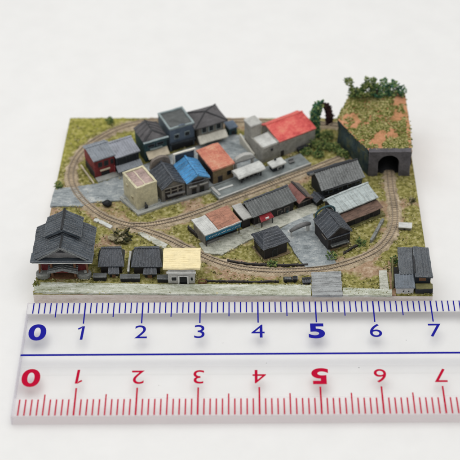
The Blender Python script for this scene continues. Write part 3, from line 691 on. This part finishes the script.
def small_black(px, py, w, d, label, hip):
    t = thing('tiled_cottage', label, 'house', at(px, py), 1, 'black tiled cottages in the front row', tall=1.14)
    part('wall', t, 'dark_wall', (.03,w-.03,.02,d,0,.20))
    b = NB(); slope(b, (-.02,-.03,.185), (w+.02,-.03,.185), (w-.04,d*.72,.33), (hip,d*.72,.33), .03, 9, .018, .011)
    slope(b, (-.02,d+.03,.185), (w+.02,d+.03,.185), (w-.04,d*.72,.33), (hip,d*.72,.33), .03, 7, .018, .011)
    prism(b, ((-.02,-.03,.185),(hip,d*.72,.32),(-.02,d+.03,.185)), (.015,0,-.004)); prism(b, ((w+.02,-.03,.185),(w-.04,d*.72,.32),(w+.02,d+.03,.185)), (-.015,0,-.004))
    r = obj('roof', b, M['roof_black'], t, .008, jit=.010); part('ridge_cap', r, 'roof_dark', (hip-.01,w-.03,d*.72-.02,d*.72+.02,.325,.352))
    b = NB(); slope(b, (w*.36,-.13,.11), (w*.86,-.13,.11), (w*.82,.0,.16), (w*.40,.0,.16), .03, 4, .02, .01); obj('porch_roof', b, M['roof_black'], t, .005)
    part('porch_wall', t, 'black', (w*.42,w*.80,-.08,.02,0,.12)); part('door', t, 'wood', (w*.52,w*.68,-.09,-.078,0,.09))
small_black(99.5, 274.5, .43, .38, 'narrow black tiled cottage between the temple hotel and a thin grey wall', .04)
small_black(132.5, 275, .52, .40, 'wider black tiled cottage next to the yellow roofed kiosk', .05)

for px, py, w, lab in ((93.5,281.2,.23,'small black block planter at the corner of the temple hotel'), (120.5,282.3,.34,'widest black block planter, between the two black tiled cottages'), (157.5,283.0,.19,'small black block planter against the yellow roofed kiosk')):
    t = thing('block_planter', lab, 'planter', at(px, py), 0, 'black block planters on the front street')
    part('trough', t, 'black', (0,w,0,.10,0,.085), bevel=.01); part('cap', t, 'roof_mid', (-.006,w+.006,-.006,.106,.085,.105), bevel=.008)
t = thing('partition_wall', 'thin grey wall running back between the two black tiled cottages', 'wall', at(128.6,277), 88.5)
part('panel', t, 'roof_mid', (0,.52,-.012,.012,0,.13)); part('coping', t, 'lightwall', (-.01,.53,-.02,.02,.13,.15))

t = thing('yellow_kiosk', 'small white grey kiosk under a big pale yellow gable roof', 'kiosk', at(168.3,284), -.3, tall=1.12)
part('wall', t, 'lightwall', (0,.47,0,.42,0,.29)); part('recess', t, 'black', (.01,.46,.004,.40,.29,.335)); part('cornice', t, 'whitish', (-.02,.49,-.03,.01,.235,.27))
b = NB(); slope(b, (-.08,-.02,.345), (.57,-.02,.345), (.57,.37,.43), (-.08,.37,.43), .04, 9, .012, .002, True); slope(b, (-.08,.50,.36), (.57,.50,.36), (.57,.37,.43), (-.08,.37,.43), .04, 3, .012, .002, True); obj('roof', b, M['yellow'], t, .008)
win(t, .05, .07, .11, .09, 'whitish'); win(t, .385, .07, .06, .09, 'whitish'); part('door', t, 'glass', (.20,.33,-.008,.004,.0,.15)); part('arch_trim', t, 'whitish', (.17,.20,-.02,0,0,.18),(.33,.36,-.02,0,0,.18),(.17,.36,-.02,0,.16,.18))

t = thing('twin_roof_house', 'slate house with two stepped dark roofs on the corner by the ruler', 'house', at(396.0,294.2), -.5)
part('wall', t, 'roof_dark', (.08,.31,.28,.74,0,.28)); part('annex_wall', t, 'lightwall', (0,.30,0,.28,0,.16))
b = NB(); slope(b, (.055,.22,.27), (.318,.22,.27), (.318,.76,.42), (.055,.76,.42), .035, 6, .022, .014); obj('rear_roof', b, M['roof_hotel'], t, .008, jit=.010)
b = NB(); slope(b, (-.02,-.03,.175), (.32,-.03,.175), (.32,.24,.26), (-.02,.24,.26), .03, 6, .022, .012); obj('front_roof', b, M['roof_slate'], t, .008, jit=.010)
part('side_block', t, 'navy_wall', (.325,.60,.16,.74,0,.30)); b = NB(); slope(b, (.322,.12,.31), (.635,.12,.29), (.60,.76,.42), (.322,.76,.44), .045, 6, .022, .014); obj('side_roof', b, M['roof_hotel'], t, .012, jit=.010)
part('valley_cap', t, 'black', (.305,.335,.16,.76,.36,.40)); part('entrance_box', t, 'black', (.33,.64,.0,.11,0,.12), bevel=.014); part('box_top', t, 'moss', (.335,.635,-.01,.12,.12,.15), bevel=.012); part('red_trim', t, 'wood', (.40,.52,.15,.158,.18,.24))
win(t, .10, .055, .05, .05, 'lightwall'); win(t, .19, .055, .05, .05, 'lightwall')
b = NB(); tube(b, ((-.05,.12,.02),(-.06,.12,.20),(-.03,.66,.24),(-.03,.66,.02)), .018, 6); tube(b, ((-.03,.66,.24),(.08,.68,.26)), .014, 6); obj('side_frame', b, M['moss'], t, 0); part('side_yard', t, 'dark_wall', (-.045,.07,.14,.66,0,.05))

# tunnel hill ------------------------------------------------------------------
HT = .58
top = dict(TL=Vector((6.13,3.40,HT)), TR=Vector((6.94,3.40,HT)), R=Vector((6.97,4.10,HT+.03)), BR=Vector((6.95,5.14,HT+.11)), BL=Vector((5.90,5.10,HT+.12)), L=Vector((5.60,4.45,HT-.04)))
t = thing('tunnel_hill', 'orange soil hill with green turf top and a dark tunnel mouth', 'hill', (6.4, 4.2, G))
o0 = t.location
bm = NB(); n = 34; rows = []
def toprow(a, b): return [a.lerp(b, i/n) for i in range(n+1)]
for q0, q1, k in (((top['TL'], top['TR']), (top['L'], top['R']), 26), ((top['L'], top['R']), (top['BL'], top['BR']), 26)):
    for j in range(k+(1 if q0[0] is top['L'] else 0)):
        v = j/k; rows.append(toprow(q0[0].lerp(q1[0], v), q0[1].lerp(q1[1], v)))
hv = []; m = len(rows)-1
for j, r in enumerate(rows):
    R = []
    for i, p in enumerate(r):
        e = min(i/n, 1-i/n, j/m*1.2, (1-j/m)*1.2)
        z = p.z+min(e*3, 1)*.05+(noise.noise(p*2.6)*.10+noise.noise(p*12)*.035+noise.noise(p*30)*.015)*min(1, .25+e*5)
        R.append(Vector((p.x, p.y, z+G)))
    hv.append(R)
hilltop = hv
V = [[bm.verts.new(p-o0) for p in R] for R in hv]
for j in range(m):
    for i in range(n): bm.faces.new((V[j][i], V[j][i+1], V[j+1][i+1], V[j+1][i]))
obj('soil_top', bm, M['hill'], t, 0, True)
bm = NB(); per = [hv[j][0] for j in range(m, -1, -1)]
def skirt(per):
    prev = None
    for p in per:
        col = []
        for k in range(9):
            f = k/8; q = Vector((p.x, p.y, p.z+(G-.02-p.z)*f)); nn = (noise.noise_vector(q*4)*.07+noise.noise_vector(q*13)*.03)*math.sin(f*math.pi)
            col.append(bm.verts.new(q+Vector((nn.x, nn.y, 0))-o0))
        if prev:
            for k in range(8): bm.faces.new((prev[k], col[k], col[k+1], prev[k+1]))
        prev = col
skirt(per); obj('west_slope', bm, M['hillside'], t, 0, True)
bm = NB(); skirt([hv[j][n] for j in range(m+1)]); skirt([hv[m][i] for i in range(n, -1, -1)]); obj('outer_slope', bm, M['hill'], t, 0, True)
# portal with an arched opening
bm = NB(); px0, px1, py, ph = 6.14, 6.93, 3.36, HT+G-.0; cx, ra, sp = 6.52, .20, G+.30
arch = [(cx-ra, G-.01)]+[(cx-ra*math.cos(a), sp+ra*.95*math.sin(a)) for a in [math.pi*k/14 for k in range(15)]]+[(cx+ra, G-.01)]
outer = [(px0, G-.01)]+[(px0, sp)]+[(px0+(px1-px0)*k/12, ph) for k in range(13)]+[(px1, sp)]+[(px1, G-.01)]
def ring(pts, y): return [bm.verts.new(Vector((x, y, z))-o0) for x, z in pts]
ia, oa, ib, ob = ring(arch, py), ring(outer, py), ring(arch, py+.08), ring(outer, py+.08)
for A, B in ((ia, oa), (ib, ob)):
    for k in range(len(A)-1): bm.faces.new((A[k], A[k+1], B[k+1], B[k]))
for A, B in ((ia, ib), (oa, ob)):
    for k in range(len(A)-1): bm.faces.new((A[k], A[k+1], B[k+1], B[k]))
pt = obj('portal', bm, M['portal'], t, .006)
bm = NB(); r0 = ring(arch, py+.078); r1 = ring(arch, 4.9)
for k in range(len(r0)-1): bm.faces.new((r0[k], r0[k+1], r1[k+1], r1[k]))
bm.faces.new(r1); box(bm, cx-ra-6.4, cx+ra-6.4, py+.10-4.2, 4.9-4.2, -.01, .012); obj('lining', bm, M['tunnel'], pt, 0, True)  # black floor added with the lining so the tunnel mouth stays in painted darkness
bm = NB(); box(bm, px0-6.4-.01, px1-6.4+.01, py-4.2-.02, py-4.2+.10, ph-G-.004, ph-G+.018); obj('coping', bm, M['portal'], t, .008, jit=.006)
bm = NB()
prism(bm, (Vector((6.13,3.40,G-.01))-o0, Vector((6.13,3.40,G+.5))-o0, Vector((5.98,3.62,G+.45))-o0, Vector((5.98,3.62,G-.01))-o0), (.05,.03,0)); obj('wing_wall', bm, M['hillside'], t, .01)
def hill_z(x, y):
    best = min((p for R in hilltop for p in R), key=lambda p: (p.x-x)**2+(p.y-y)**2); return best.z
bm = NB(); cnt = 0
flatpts = [p for j, R in enumerate(hilltop) for i, p in enumerate(R)]
for k in range(10500):
    p = rng.choice(flatpts); q = p+Vector((rng.uniform(-.02,.02), rng.uniform(-.02,.02), 0))
    if noise.noise(q*3.1+Vector((3,1,0)))+.4*noise.noise(q*9)+.25*(rng.random()-.5) < (-.22 if q.x < 6.55 or q.y < 4.1 else -.42): continue
    if min(abs(q.x-6.95), abs(q.y-3.4)) < .06 and rng.random() < .9: continue
    rr = math.hypot(q.x-5.84, q.y-4.36)
    if .09 < rr < .19 and noise.noise(q*6) > -.25: continue
    if min(abs(q.x-5.6-(4.45-q.y)*.457), 9) < .05 and q.y < 4.45 and rng.random() < .8: continue
    blob(bm, Vector((q.x, q.y, p.z+.003))-o0, rng.uniform(.008,.022), 1, .5, (1,1,.75))
tag(obj('turf', bm, M['hillturf'], t, 0), kind='stuff')

# bush on the hill
t = thing('hill_bush', 'wide dark green bush growing along the top of the tunnel hill', 'bush', (6.35, 4.98, G+HT+.12))
bm = NB(); bl = NB()
for x, y, z, rx, rz, nn in ((-.38,0,.07,.15,.08,70),(-.14,.02,.12,.17,.12,100),(.08,-.02,.12,.17,.12,90),(.32,.02,.12,.16,.11,80),(.52,0,.11,.09,.08,40),(-.05,0,.27,.08,.08,34),(-.17,0,.29,.045,.07,18),(.16,0,.26,.07,.07,26),(.36,0,.24,.06,.05,18)):
    foliage(bl if x < .0 or x == .03 else bm, (x,y,z*1.25), (rx,.13,rz*1.25), int(nn*4.2), .007, .020)
obj('crown', bm, M['leaf_teal'], t, 0); obj('crown', bl, M['leaf'], t, 0)
bm = NB(); foliage(bm, (-.52,0,.36), (.09,.07,.08), 200, .006, .015); foliage(bm, (-.46,0,.20), (.06,.05,.07), 18, .012, .025); obj('side_sprig', bm, M['leaf'], t, 0)
for q, r in ((((-.30,0,-.02),(-.42,0,.14),(-.51,0,.28)), [.025,.016,.01]), (((0,0,-.03),(.05,0,.14),(.1,.01,.28)), [.035,.025,.01]), (((.25,0,-.03),(.3,0,.12),(.42,0,.18)), [.03,.02,.01])):
    obj('stem', tube(NB(), q, r, 6), M['trunk'], t, 0)

# arching tree and shrubs
p0 = at(315.5,136)
t = thing('arching_tree', 'dark green tree bending over in an arch with a purple drooping end', 'tree', p0)
path = [Vector(p) for p in ((0,0,0),(-.02,0,.20),(-.02,0,.42),(.0,0,.62),(.06,0,.74),(.15,0,.75),(.22,0,.66),(.255,0,.50),(.25,0,.32))]
sm = resample(catmull(path), .022)
bm = NB(); tube(bm, sm, [.035*(1-.6*i/len(sm)) for i in range(len(sm))], 7); obj('trunk', bm, M['trunk'], t, 0)
bm = NB(); b2 = NB()
for i, p in enumerate(sm):
    f = i/len(sm)
    for k in range(46 if f < .58 else 30):
        q = p+Vector((rng.uniform(-.062,.062), rng.uniform(-.05,.05), rng.uniform(-.03,.03)))*(1.45 if f < .58 else 1.0)
        blob(bm if f < .60 else b2, q, rng.uniform(.008,.018), 1, .6, (1,1,.8), 1.7, Vector((rng.uniform(-1,1), rng.uniform(-1,1), rng.uniform(-.6,1))))
for s in ((-.02,.74),(.04,.81),(.12,.84),(.08,.79)):
    for k in range(5): blob(bm, (s[0]+rng.uniform(-.025,.025), rng.uniform(-.03,.03), s[1]+rng.uniform(-.03,.03)), rng.uniform(.014,.025), 1, .6)
obj('crown', bm, M['leaf_teal'], t, 0); obj('drooping_crown', b2, M['leaf_red'], t, 0)
shr = [((312,146),.16,.10,'dark green shrub at the foot of the arching tree by the depot corner'),((323,148),.17,.12,'largest bright shrub right below the arch of the bent tree'),
       ((334,150),.14,.09,'green shrub pressed against the west slope of the hill'),((327,138),.15,.08,'low green shrub behind the others near the back track'),
       ((306,153),.12,.06,'low shrub next to the bench of the red roofed depot'),((343,156),.13,.08,'shrub squeezed between long black house and tunnel hill'),((318,156),.12,.06,'small shrub just behind the roof end of the long black house')]
for (px, py), r, h, lab in shr:
    t = thing('shrub', lab, 'shrub', at(px, py), 0, 'shrubs below the tunnel hill')
    bm = NB(); foliage(bm, (0,0,h*.6), (r,r*.8,h), 360, .006, .016); obj('crown', bm, M['leaf'], t, 0)
    bm = NB(); tube(bm, ((0,0,-.01),(0,0,h*.8)), [.02,.01], 6); obj('stem', bm, M['trunk'], t, 0)
def bushlet(px, py, r, h, lab, mat='leaf', n=45):
    t = thing('bush', lab, 'bush', at(px, py), 0, 'small bushes around the board')
    bm = NB(); foliage(bm, (0,0,h*.5), (r,r,h), n*3, .007, .018); obj('crown', bm, M[mat], t, 0)
    bm = NB(); tube(bm, ((0,0,-.01),(0,0,h*.7)), [.015,.008], 6); obj('stem', bm, M['trunk'], t, 0)
bushlet(59,187.5,.07,.09,'dark round bush on the left board edge by the street end')
bushlet(110.5,122.5,.07,.07,'tiny dark bush alone on the grass at the back left')
bushlet(272,266,.09,.06,'low dark green bush at the corner of the half hip cottage')
bushlet(412,201.5,.05,.05,'olive bush on the right board edge by the tunnel track','scrub',26)
bushlet(331,258,.12,.06,'dark bush along the front of the dark gable house')
bushlet(361,244,.10,.05,'dark low bush in the grass inside the track bend')
bushlet(37,284.5,.05,.05,'bright green sprig at the front left board corner','hillturf',26)
bushlet(394,262,.07,.07,'green bush beside the twin roofed corner house')

t = thing('boulder', 'dark round boulder between the street and the inner track curve', 'boulder', at(107.5,205.5))
bm = NB(); blob(bm, (0,0,.05), .085, 3, .22, (1,.8,.8)); obj('stone', bm, M['black'], t, 0, True)
t = thing('rock_heap', 'rough heap of beige rocks and olive scrub behind the black cottages', 'rock heap', at(121,240))
bm = NB()
for k in range(26):
    a = rng.random()*6.28; r = rng.random()**.6*.2; blob(bm, (math.cos(a)*r, math.sin(a)*r*.8, .02+.06*rng.random()), rng.uniform(.025,.06), 2, .45, (1.2,.9,.7))
obj('stones', bm, M['scrub'], t, 0)
bm = NB(); foliage(bm, (0,.03,.10), (.15,.12,.10), 60, .012, .03); obj('scrub_crown', bm, M['scrub'], t, 0)

# lineside bits ----------------------------------------------------------------
def wall_run(name, pix, w, h, mat, lab, cat):
    pts = resample([at(*p) for p in pix], .06); o = pts[0]; t = thing(name, lab, cat, o); bm = NB(); prev = None
    for i, p in enumerate(pts):
        dd = pts[min(i+1, len(pts)-1)]-pts[max(i-1, 0)]; s = Vector((-dd.y, dd.x, 0)).normalized()*w/2
        hh = h*(1+.25*noise.noise(p*12)); q = p-o
        rg = [bm.verts.new(v) for v in (q-s+Vector((0,0,-.01)), q-s+Vector((0,0,hh)), q+s+Vector((0,0,hh)), q+s+Vector((0,0,-.01)))]
        if prev:
            for a in range(3): bm.faces.new((prev[a], rg[a], rg[a+1], prev[a+1]))
        else: bm.faces.new(rg)
        prev = rg
    bm.faces.new(prev[::-1]); obj('run', bm, M[mat], t, .005)
    for p in pts[::4]: q = p-o; obj('post', box(NB(), q.x-.014, q.x+.014, q.y-w/2-.006, q.y+w/2+.006, -.01, h*1.25), M[mat], t, .004)
wall_run('fence', [(228,262),(250,265.3),(280,266.3),(308,266)], .03, .045, 'dark_wall', 'low dark fence curving between the half hip cottage and the track', 'fence')
wall_run('fence', [(188.5,229.5),(196,236),(206,244.5)], .035, .07, 'dark_wall', 'dark fence along the end wall of the blue sign shop', 'fence')
wall_run('fence', [(371,242),(377,232),(383,220.5)], .05, .06, 'rock', 'grey broken fence in the grass behind the zinc roofed shed', 'fence')
wall_run('fence', [(344,254),(352,248.5),(360,245)], .03, .04, 'dark_wall', 'short black fence beside the dark gable house', 'fence')
wall_run('fence', [(206,281.5),(225,282.2),(250,282.4),(279,282.2)], .025, .035, 'dark_wall', 'long dark fence between front street and track', 'fence')
t = thing('parked_truck', 'tiny black truck parked beside the front street', 'truck', at(283.5,283), 2)
part('body', t, 'black', (0,.16,0,.09,.02,.07)); part('cab', t, 'black', (.165,.25,.0,.09,.02,.09), bevel=.014); part('load', t, 'roof_mid', (.02,.14,.01,.08,.07,.085)); part('windscreen', t, 'slate', (.246,.254,.012,.078,.055,.08))
for x in (.04, .20):
    for y in (-.006, .078): b = NB(); tube(b, ((x,y,.022),(x,y+.018,.022)), .022, 10); obj('wheel', b, M['glass'], t, 0)
t = thing('signal_hut', 'small black hut next to the grey crossing street', 'hut', at(303,285), 4)
gable_x(t, .13, .11, .06, .03, 'black', 'black', 'roof_black', 4, .012, .5); part('door', t, 'dark_wall', (.04,.08,-.006,.002,0,.05))
t = thing('tunnel_shed', 'small pale flat roofed hut beside the right hand bend of track', 'hut', at(399,230), -6)
part('wall', t, 'warm', (0,.22,0,.12,0,.055)); part('roof', t, 'whitish', (-.012,.232,-.012,.132,.055,.08)); part('door', t, 'dark_wall', (.08,.12,-.006,.002,0,.045))
t = thing('garden_arch', 'tiny brown hoop in the grass right of the yellow roofed kiosk', 'hoop', at(198.5,283), 0)
b = NB(); tube(b, [(.07-.07*math.cos(a), 0, .09*math.sin(a)) for a in [math.pi*k/10 for k in range(11)]], .011, 6); obj('hoop', b, M['wood'], t, 0); part('foot_board', t, 'wood', (0,.14,-.02,.02,-.01,.012))

# loose turf flock over the ground
bm = NB(); k = 0
while k < 12000:
    u, v = rng.uniform(.006,.994), rng.uniform(.008,.992); p = board_pt(u, v)
    if noise.noise(p*2.3)+.5*noise.noise(p*7) < -.12: 
        k += 1; continue
    k += 1
    if any(inside(p, q) for q in road_polys): continue
    if np.min((ta[:, 0]-p.x)**2+(ta[:, 1]-p.y)**2) < .12**2: continue
    if p.x > 5.65 and p.y > 3.5 and (p.x > 6.0 or p.y > 4.4): continue
    blob(bm, (p.x, p.y, G+.002), rng.uniform(.006,.016), 1, .5, (1,1,.7))
bpy.context.view_layer.update()
def tuft_line(a, b, n, thr):
    for _ in range(n):
        p = a.lerp(b, rng.random()); p = p+Vector((rng.gauss(0, .012), rng.gauss(0, .012), 0))
        if not inside(p, BQ) or noise.noise(p*4.5) < thr or np.min((ta[:, 0]-p.x)**2+(ta[:, 1]-p.y)**2) < .09**2: continue
        blob(bm, (p.x, p.y, G+.018), rng.uniform(.006,.017), 1, .5, (1,1,.8))
for o in list(SC.objects):
    if o.type == 'EMPTY' and o.get('category') in ('house','building','shop','station','shed','kiosk','platform'):
        q = [v.co for c in o.children if c.type == 'MESH' for v in c.data.vertices if v.co.z < .05]
        if not q: continue
        x0, x1, y0, y1 = min(v.x for v in q), max(v.x for v in q), min(v.y for v in q), max(v.y for v in q)
        cs = [o.matrix_world @ Vector(c) for c in ((x0,y0,0),(x1,y0,0),(x1,y1,0),(x0,y1,0))]
        for a, b in zip(cs, cs[1:]+cs[:1]): tuft_line(a, b, int((b-a).length*70), .0)
for poly in road_polys[:4]:
    c = sum((Vector((p.x, p.y, 0)) for p in poly), Vector())/len(poly)
    xs = [p.x for p in poly]; ys = [p.y for p in poly]
    for _ in range(60):
        p = Vector((rng.uniform(min(xs), max(xs)), rng.uniform(min(ys), max(ys)), 0))
        if inside(p, poly) and np.min((ta[:, 0]-p.x)**2+(ta[:, 1]-p.y)**2) > .1**2: blob(bm, (p.x, p.y, G+.03), rng.uniform(.003,.007), 1, .5)
for poly in road_polys:
    for a, b in zip(poly, poly[1:]+poly[:1]): tuft_line(a, b, max(1, int((b-a).length*45)), .02)
tag(obj('turf_tufts', bm, M['turf'], None, 0), 'loose olive turf flock scattered over the diorama board', 'grass', None, 'stuff')

# ------------------------------------------------------------------ ruler
RW = 2.66; RX0, RX1 = -.01, 15.6
ruler = thing('ruler', 'clear plastic ruler with blue and red centimetre scales lying in front', 'ruler', (0, 0, TABLE))
TH = -TABLE
bm = NB(); prism(bm, ((RX0,-.0,.004),(RX0,-.0,TH),(RX0,-RW,TH),(RX0,-RW,.004)), (RX1-RX0,0,0))
obj('clear_body', bm, acrylic('clear acrylic', (1,1,1), .015), ruler, .0)
for nm, ya, yb, tint in (('upper_sheen_band', -.27, -.004, (.985,.985,.995)), ('lower_sheen_band', -RW+.004, -RW+.40, (.995,.975,.98))):  # ink reflections and bevel brightness put into tinted, whitened bands under the ticks
    b = NB(); box(b, RX0+.004, RX1-.004, ya, yb, TH-.024, TH-.008); obj(nm, b, acrylic(nm+' acrylic', tint, .01, .6 if nm == 'upper_sheen_band' else .25), ruler, .0)
for y in (0., -RW):
    b = NB(); box(b, RX0, RX1, y-.006, y+.006, .006, TH); obj('rim', b, acrylic('rim acrylic', (.985,.965,.97), .03, .2), ruler, 0)
b = NB(); box(b, RX0-.006, RX0+.006, -RW, 0, .006, TH); obj('rim', b, acrylic('rim acrylic', (.92,.91,.95), .05, .3), ruler, 0)
b = NB(); box(b, RX0, RX1, -1.60, -1.53, .03, TH-.03); obj('inner_step', b, acrylic('step acrylic', (.985,.985,.985), .01), ruler, 0)
def ticks(name, mat, y0, sgn, l1, l5, l10, w):
    b = NB()
    for i in range(1, 155):
        L = l10 if i % 10 == 0 else l5 if i % 5 == 0 else l1; x = i*.1
        ya, yb = sorted((y0, y0+sgn*L)); ww = w*(1.25 if i % 10 == 0 else 1)
        box(b, x-ww/2, x+ww/2, ya, yb, TH+.0015, TH+.004)
    return obj(name, b, mat, ruler, 0)
bs = ticks('blue_scale', M['ink_blue'], -.012, -1, .26, .36, .52, .019)
rs = ticks('red_scale', M['ink_red'], -RW+.012, 1, .35, .46, .60, .023)
b = NB(); box(b, .0, RX1-.3, -1.305, -1.262, TH+.0015, TH+.004); obj('centre_line', b, M['ink_blue'], ruler, 0)
def numeral(s, x, y, size, mat, rot, bold, sx=1.0, shear=.0):
    c = bpy.data.curves.new('numeral', 'FONT'); c.body = s; c.size = size; c.align_x = 'CENTER'; c.align_y = 'CENTER'
    c.offset = .016 if bold else .0; c.extrude = .001; c.shear = shear; c.resolution_u = 6
    if s == '1':
        b = NB(); k = size*.36; w0 = .021; sl = .010
        prism(b, ((-w0-sl,-k,0),(w0-sl,-k,0),(w0+sl,k,0),(-w0+sl,k,0)), (0,0,.0015)); prism(b, ((-w0+sl,k-.001,0),(-w0+sl-.008,k-.05,0),(-.075+sl,k-.085,0),(-.09+sl,k-.055,0)), (0,0,.0014))
        me = bpy.data.meshes.new('numeral'); b.to_mesh(me); b.free()
    else:
        tmp = bpy.data.objects.new('numeral_curve', c); COL.objects.link(tmp); bpy.context.view_layer.update()
        me = bpy.data.meshes.new_from_object(tmp.evaluated_get(bpy.context.evaluated_depsgraph_get())); bpy.data.objects.remove(tmp); me.materials.clear()
    me.materials.append(mat)
    o = bpy.data.objects.new('numeral', me); COL.objects.link(o); o.parent = ruler; o.location = (x, y, TH+.0025)
    o.rotation_euler = (0, 0, math.pi if rot else 0); o.scale = (sx, 1, 1); return o
for i in range(0, 9):
    n = str(i); x = i+(.23 if i == 0 else 0)
    numeral(n, x, -.76, *((.52, M['ink_blue'], False, True, 1.17) if i == 0 else (.48, M['ink_blue'], False, True, 1.28) if i == 5 else (.455, M['ink_blue'], False, False, 1.08)))
    numeral(n, x, -1.79, *((.54, M['ink_red'], True, True, 1.15) if i == 0 else (.48, M['ink_red'], True, True, 1.28) if i == 5 else (.44, M['ink_red'], True, False, 1.1)))

for x, y, r in ((5.66,-1.62,.010),(4.13,-1.5,.008),(3.4,-1.02,.007),(2.35,-2.0,.006),(6.5,-.98,.007)):
    b = NB(); blob(b, (x, y, TH+.003), r, 1, .4, (1.4,1,.3)); obj('dust_speck', b, M['grey'], ruler, 0)
